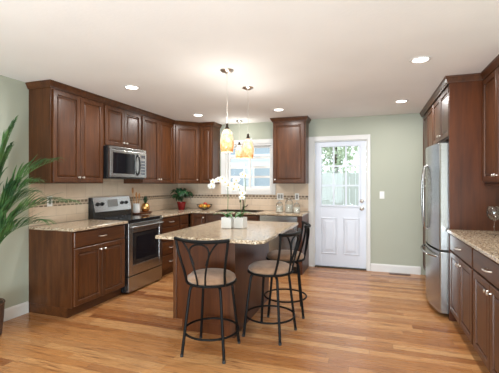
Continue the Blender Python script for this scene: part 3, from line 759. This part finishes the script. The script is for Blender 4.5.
def orchid(loc, rz, label, stems, nleaf):
    t = thing('potted_orchid', label, 'orchid', loc, rz, 'white orchids on the island')
    bm = BM(); s = .052; h = .112
    prev = None
    for ins, z in ((.006, 0), (0, .008), (0, h), (.006, h), (.006, h - .02)):
        vs = [bm.verts.new((sx * (s - ins), sy * (s - ins), z)) for sx, sy in ((-1, -1), (1, -1), (1, 1), (-1, 1))]
        if prev:
            for i in range(4): bm.faces.new((prev[i], prev[(i + 1) % 4], vs[(i + 1) % 4], vs[i]))
        else: bm.faces.new(vs[::-1])
        prev = vs
    bm.faces.new(prev); obj('pot', bm, 'ceram', t, bevel=.003, label='white square ceramic pot')
    bm = BM(); box(bm, -.044, .044, -.044, .044, h - .0195, h - .010); obj('soil', bm, 'soil', t)
    for k in range(nleaf):
        a = k * 2.3 + rz * 3 + .5; bm = BM(); Lf = .13 + .03 * (k % 2)
        leaf(bm, (0, 0, h - .012), (Lf * math.cos(a), Lf * math.sin(a), h + .085 - .02 * k), .024, .05); solid(obj('leaf', bm, 'orchidleaf', t, smooth='all'), .002)
    for pts, fl in stems:
        bm = BM(); tube(bm, bez(*pts, 16), .003, 6); st = obj('stem', bm, 'orchidleaf', t, smooth=True)
        for (p, face, s_) in fl:
            bm = BM(); face = Vector(face).normalized(); up = Vector((0, 0, 1)); sd = face.cross(up).normalized(); up = sd.cross(face)
            c0 = Vector(p)
            for a, Lp, wp in ((90, 1, .42), (215, .95, .40), (325, .95, .40), (8, 1.05, .62), (172, 1.05, .62)):
                dv = sd * math.cos(math.radians(a)) + up * math.sin(math.radians(a))
                leaf(bm, c0, c0 + dv * s_ * Lp + face * .006, s_ * wp, 0, face, 6, .12, .6)
            fo = solid(obj('flower', bm, 'petal', st, smooth='all', label='white orchid bloom'), .001)
            bm = BM(); lathe_dir(bm, [(.0, 0), (.006, .002), (.008, .008), (.004, .016), (0, .018)], c0 + face * .002, face, 8)
            obj('lip', bm, 'orchidheart', t, smooth='all')
Fc = (.35, -1, .1)
orchid((-1.385, 3.35, CZ1), .1, 'white orchid in white square pot, left of the pair', [
    (((0, 0, .1), (-.0, .01, .30), (.03, .03, .58), (-.11, 0, .50)), [((-.165, -.02, .43), (.1, -1, -.1), .040), ((-.15, -.01, .475), (-.3, -1, 0), .034), ((-.10, 0, .49), Fc, .036), ((-.055, -.012, .505), (.5, -1, .2), .036), ((-.02, -.018, .47), Fc, .038), ((.008, 0, .44), (.4, -1, 0), .036)])], 3)
orchid((-1.262, 3.40, CZ1), -.12, 'white orchid in white square pot, right of the pair', [
    (((0, 0, .1), (.02, 0, .25), (-.02, .01, .56), (-.06, -.01, .46)), [((-.06, -.02, .45), Fc, .038), ((-.03, -.03, .49), (.2, -1, .1), .038), ((-.075, -.015, .40), (.6, -1, 0), .036), ((-.01, -.02, .42), Fc, .034)]),
    (((.015, .01, .1), (.05, .01, .22), (.07, .0, .40), (.045, 0, .52)), [((.03, -.01, .55), (.3, -1, .2), .030), ((.062, -.012, .535), (.7, -1, .1), .028), ((.035, -.02, .36), Fc, .034), ((.03, -.02, .315), (.2, -1, -.2), .034)])], 3)

b = thing('fruit_bowl', 'dark wire fruit bowl on the back corner worktop', 'bowl', (-2.78, 5.66, CZ1))
bm = BM(); lathe(bm, [(.05, 0), (.05, .004), (.03, .008), (.0, .008)], 28); obj('foot', bm, 'bronze', b)
bm = BM(); prof = [(.03, .009), (.08, .018), (.12, .048), (.138, .088)]
for z_i in (0, 1, 2, 3): tube(bm, [(prof[z_i][0] * math.cos(2 * PI * i / 32), prof[z_i][0] * math.sin(2 * PI * i / 32), prof[z_i][1] + .003) for i in range(32)], .0032, 6, True)
for k in range(20):
    a = 2 * PI * k / 20; tube(bm, [(r_ * math.cos(a), r_ * math.sin(a), z_ + .003) for r_, z_ in prof], .0024, 5)
obj('wire_basket', bm, 'bronze', b, smooth=True)
def fruit(x, y, z, r, mat, nm, label):
    t = thing(nm, label, 'fruit', (-2.78 + x, 5.66 + y, CZ1 + z), 0, 'fruit in the bowl')
    bm = BM(); lathe(bm, [(0 if i in (0, 12) else r * math.sin(PI * i / 12), r * .94 * (1 - math.cos(PI * i / 12)) - (.006 if i in (0, 12) else 0) * (1 if i else -1)) for i in range(13)], 20); obj('skin', bm, mat, t, smooth='all')
    bm = BM(); tube(bm, [(0, 0, 2 * r * .94 - .008), (.003, 0, 2 * r * .94 + .008)], .002, 6); obj('stem', bm, 'bark', t)
fruit(-.052, -.045, .03, .036, 'orange', 'orange', 'orange at the front left of the fruit bowl')
fruit(.03, -.06, .03, .036, 'lemon', 'orange', 'yellow orange at the front of the fruit bowl')
fruit(.068, .018, .034, .034, 'orange', 'orange', 'orange on the right side of the fruit bowl')
fruit(-.06, .04, .034, .036, 'lemon', 'orange', 'yellow orange at the back left of the fruit bowl')
fruit(.002, .02, .066, .034, 'apple', 'apple', 'red apple on top of the fruit in the bowl')

pp = thing('potted_plant', 'leafy dark green houseplant in red pot on the corner worktop', 'plant', (-3.16, 5.52, CZ1))
bm = BM(); lathe(bm, [(.05, 0), (.055, .006), (.074, .11), (.08, .125), (.08, .14), (.072, .14), (.068, .12), (0, .12)], 28); obj('pot', bm, 'red', pp, smooth=True, label='dark red glazed pot')
bm = BM(); lathe(bm, [(0, .1205), (.066, .1205), (.064, .128), (0, .13)], 20, cap=False); obj('soil', bm, 'soil', pp)
rnd = random.Random(3)
for k in range(30):
    a = k * 2.4 + rnd.uniform(-.3, .3); ra = rnd.uniform(.07, .16); z = .2 + rnd.uniform(0, .16)
    if k > 21: z -= .06; ra = rnd.uniform(.12, .2)
    px, py = ra * math.cos(a) * .75, ra * math.sin(a) * .75
    px = max(px, -.18); tip = (max(px * 1.9, -.25), py * 1.9, z + rnd.uniform(-.06, .05))
    bm = BM(); tube(bm, bez((0, 0, .125), (px * .2, py * .2, z * .7), (px * .6, py * .6, z), (px * .7, py * .7, z), 6), .002, 5); st = obj('stem', bm, 'leaf', pp)
    bm = BM(); leaf(bm, (px * .7, py * .7, z), tip, .052, .045); solid(obj('leaf', bm, 'leaf', st, smooth='all'))

# tray with crock and pineapple
ty, tx = 4.585, -3.30
tr = thing('wooden_tray', 'dark wooden serving board on the worktop right of the range', 'tray', (tx, ty, CZ1))
bm = BM()
for sx in (-1, 1): lathe(bm, [(.008, 0), (.009, .006), (.008, .0085)], 12, (sx * .05, .11, 0)); lathe(bm, [(.008, 0), (.009, .006), (.008, .0085)], 12, (sx * .05, -.11, 0))
obj('foot', bm, 'board', tr)
bm = BM(); lathe(bm, [(.0, .009), (.145, .009), (.15, .014), (.15, .024), (.143, .026), (.138, .02), (0, .02)], 40, sx=.8, sy=1.25); obj('board', bm, 'board', tr, smooth=True)
cz = CZ1 + .0205
cr = thing('utensil_crock', 'pale ceramic crock holding wooden spoons beside the range', 'crock', (-3.34, 4.49, cz))
bm = BM(); lathe(bm, [(.048, 0), (.052, .006), (.054, .05), (.05, .12), (.053, .14), (.048, .14), (.046, .12), (.047, .02), (0, .018)], 28); obj('jar', bm, 'ceram', cr, smooth=True)
for k, (dx, dy, L, lab) in enumerate(((-.02, -.026, .36, 'tallest wooden spoon in the crock, leaning left'), (.01, -.01, .27, 'short wooden spoon in the middle of the crock'), (.012, .022, .25, 'wooden spoon on the right of the crock'))):
    sp = thing('wooden_spoon', lab, 'spoon', (-3.34 + dx * .5, 4.49 + dy * .5, cz + .02), 0, 'wooden spoons in the crock')
    tp = Vector((dx * .9, dy * 1.5, L * .78)); bm = BM(); tube(bm, [(0, 0, 0), tp], .0055, 8); obj('handle', bm, 'spoon', sp)
    bm = BM(); lathe(bm, [(0, -.045), (.016, -.035), (.024, -.012), (.024, .015), (.014, .04), (0, .046)], 16, c=tuple(tp + Vector((0, 0, .035))), sx=.3); obj('bowl', bm, 'spoon', sp, smooth='all')
pn = thing('pineapple_ornament', 'golden pineapple ornament with green crown beside the crock', 'ornament', (-3.315, 4.68, cz))
bm = BM(); lathe(bm, [(.03, 0), (.05, .012), (.064, .05), (.062, .085), (.046, .125), (.02, .142), (0, .144)], 18)
fs = list(bm.faces); ret = bmesh.ops.inset_individual(bm, faces=[f_ for f_ in fs if len(f_.verts) == 4 and f_.calc_area() > 1e-5], thickness=.003, depth=.003)
obj('body', bm, 'gold', pn, label='golden scaled body')
for k in range(14):
    a = k * 2.4; bm = BM(); rr = .012 + .04 * (k / 14); hh = .26 - .06 * (k / 14) 
    leaf(bm, (.008 * math.cos(a), .008 * math.sin(a), .14), (rr * math.cos(a), rr * math.sin(a), hh), .011, 0, (math.cos(a), math.sin(a), .01)); solid(obj('crown_leaf', bm, 'leaf', pn, smooth='all'))

# canisters
def canister(x, y, r, h, label):
    t = thing('glass_canister', label, 'canister', (x, y, CZ1), 0, 'glass canisters on the back worktop')
    bm = BM(); lathe(bm, [(r * .92, 0), (r, .006), (r, h * .86), (r * .8, h * .95), (r * .8, h)], 24); obj('jar', bm, 'jarglass', t, smooth=True)
    bm = BM(); lathe(bm, [(0, .007), (r * .93, .007), (r * .93, h * .66), (0, h * .68)], 24, cap=False); obj('filling', bm, 'flour', t, smooth=True)
    bm = BM(); lathe(bm, [(r * .84, h + .0005), (r * .86, h + .012), (r * .6, h + .018), (r * .2, h + .02), (r * .22, h + .03), (r * .3, h + .038), (0, h + .046)], 24); obj('lid', bm, 'nickel', t, smooth=True)
canister(-1.375, 5.50, .056, .145, 'glass canister at the left of the three by the door')
canister(-1.225, 5.53, .062, .19, 'tallest glass canister, in the middle of the three')
canister(-1.09, 5.47, .052, .135, 'short glass canister nearest the back door')

wg = thing('wine_glass', 'clear stemmed wine glass on the right worktop', 'wine glass', (1.045, 3.68, CZ1))
bm = BM(); lathe(bm, [(0, 0.004), (0.038, 0.0005), (0.04, 0.002), (0.012, 0.005), (0.0045, 0.012), (0.004, 0.115), (0.008, 0.122), (0.036, 0.138), (0.056, 0.168), (0.06, 0.2), (0.053, 0.25), (0.0515, 0.25), (0.0582, 0.2), (0.054, 0.168), (0.034, 0.1415), (0.006, 0.127), (0, 0.126)], 28); obj('bowl_and_stem', bm, 'wineglass', wg, smooth='all')

# ------------------------------------------------------------------ palm
PB = Vector((-3.262, 2.19, 0))
pl = thing('potted_palm', 'large feathery palm in a woven basket by the left wall', 'plant', PB)
bm = BM(); lathe(bm, [(.13, 0), (.15, .01), (.165, .15), (.172, .285), (.178, .295), (.172, .305), (.160, .295), (.155, .22), (0, .22)], 36); obj('basket', bm, 'wicker', pl, smooth=True, label='brown woven basket')
bm = BM(); lathe(bm, [(0, .221), (.153, .221), (.15, .245), (0, .25)], 24, cap=False); obj('soil', bm, 'soil', pl)
rp = random.Random(11)
def frond(p1, p2, tip, L=.31, n=24, wd=.0085):
    b0 = Vector((rp.uniform(-.05, .05), rp.uniform(-.05, .05), .24))
    pts = bez(b0, Vector(p1), Vector(p2), Vector(tip), 40)
    bm = BM(); tube(bm, pts[::2], .005, 6, radii=[.007 - .0052 * i / 20 for i in range(21)]); st = obj('frond_stem', bm, 'palm', pl, smooth=True)
    bm = BM()
    for i in range(n):
        t = .42 + .58 * i / (n - 1); k = t * 40; a = int(min(k, 39)); p = pts[a].lerp(pts[a + 1], k - a); d = (pts[min(a + 1, 40)] - pts[a]).normalized()
        sd = d.cross(Vector((0, 0, 1))); sd = sd.normalized() if sd.length > .05 else Vector((0, 1, 0)); nz = sd.cross(d)
        ll = L * (.55 + .45 * math.sin(PI * min(1, (t - .42) / .58 * .8 + .2))) * (1 - .35 * max(0, (t - .75) / .25))
        for s in (-1, 1):
            dv = (d * (1.0 + .5 * i / n) + sd * s * (.62 - .25 * i / n) + nz * rp.uniform(.0, .25)).normalized()
            tp = p + dv * ll * rp.uniform(.88, 1.08)
            if (PB + tp).x < XL + .02: tp.x = XL + .02 - PB.x
            leaf(bm, p, tp, wd, .015 + rp.uniform(0, .045), (0, 0, 1), 5, .15, .8)
    o = solid(obj('leaflets', bm, 'palm', st, smooth='all'), .0008)
for f_ in (((.03, .02, 1.0), (.06, .08, 1.55), (.16, .19, 1.92)),
           ((.0, .05, .9), (-.02, .12, 1.40), (.05, .24, 1.70)),
           ((.02, .05, .95), (.10, .12, 1.46), (.48, .33, 1.58)),
           ((.02, .0, .85), (.06, .10, 1.30), (.40, .20, 1.38)),
           ((.02, .0, .7), (.06, .10, 1.20), (.26, .28, 1.27)),
           ((.03, .03, .85), (.16, .10, 1.24), (.62, .37, 1.20)),
           ((.05, .0, .7), (.14, .05, 1.02), (.50, .20, 1.02)),
           ((.02, -.05, .7), (.1, -.2, 1.2), (.25, -.45, 1.15)),
           ((.0, -.05, .8), (.02, -.15, 1.5), (-.02, -.35, 1.6))):
    frond(*f_)

# ------------------------------------------------------------------ outside
bm = BM(); box(bm, -14, 10, YB + .16, 24, -.2, -.1); struct(obj('ground', bm, 'exterior_ground'), 'pale ground outside')
nb = thing('neighbor_house', 'pale neighbouring house seen through the sink window', 'house', (-4.6, 10.6, -.1))
bm = BM(); box(bm, -3.4, 2.2, 0, 5, 0, 5.2)
for k in range(26): box(bm, -3.4, 2.2, -.018, 0, .02 + k * .2, .185 + k * .2)
obj('wall', bm, 'siding', nb)
bm = BM(); prism(bm, [(-.5, 5.2), (5.5, 5.2), (2.5, 7.2)], -3.7, 2.5, 'x'); obj('roof', bm, 'roofing', nb)
for x in (-2.6, -1.2, -.1, 1.1):
    for z in (1.35, 2.35):
        bm = BM(); holed(bm, x, x + .95, -.07, -.019, z, z + .75, [(x + .06, x + .89, z + .06, z + .69)]); wf = obj('window', bm, 'white', nb)
        bm = BM(); box(bm, x + .06, x + .89, -.04, -.0195, z + .06, z + .69); obj('pane', bm, 'houseglass', wf)
fn = thing('board_fence', 'weathered grey board fence outside the back door', 'fence', (0, 9.4, -.1))
bm = BM()
for k in range(34): box(bm, -2.3 + k * .15, -2.3 + k * .15 + .146, 0, .02, 0, 1.75 + .01 * (k % 3))
obj('boards', bm, 'fencewood', fn)
bm = BM(); box(bm, -2.3, 2.8, .0205, .06, .4, .5); box(bm, -2.3, 2.8, .0205, .06, 1.35, 1.45); obj('rails', bm, 'fencewood', fn)
for i, (x, y, h, lab) in enumerate(((-1.1, 11.6, 4.2, 'leafy tree behind the fence, left pane of the back door'), (.3, 13.7, 4.8, 'leafy tree behind the fence, right pane of the back door'))):
    t = thing('tree', lab, 'tree', (x, y, -.1)); rt = random.Random(i)
    bm = BM(); tube(bm, [(0, 0, 0), (.05, 0, h * .4), (0, .05, h * .8)], .1, 8, radii=[.13, .1, .04]); obj('trunk', bm, 'bark', t, smooth=True)
    bm = BM()
    for k in range(1500):
        v = Vector((rt.gauss(0, 1), rt.gauss(0, 1), rt.gauss(0, 1))).normalized() * (rt.random() ** .4)
        p = Vector((v.x * .85, v.y * .85, h * .68 + v.z * h * .36)); d_ = Vector((rt.uniform(-1, 1), rt.uniform(-1, 1), rt.uniform(-.8, .4))).normalized()
        leaf(bm, p, p + d_ * .2, .055, .02, (0, 0, 1), 2, .1)
    obj('crown', bm, 'tree', t)
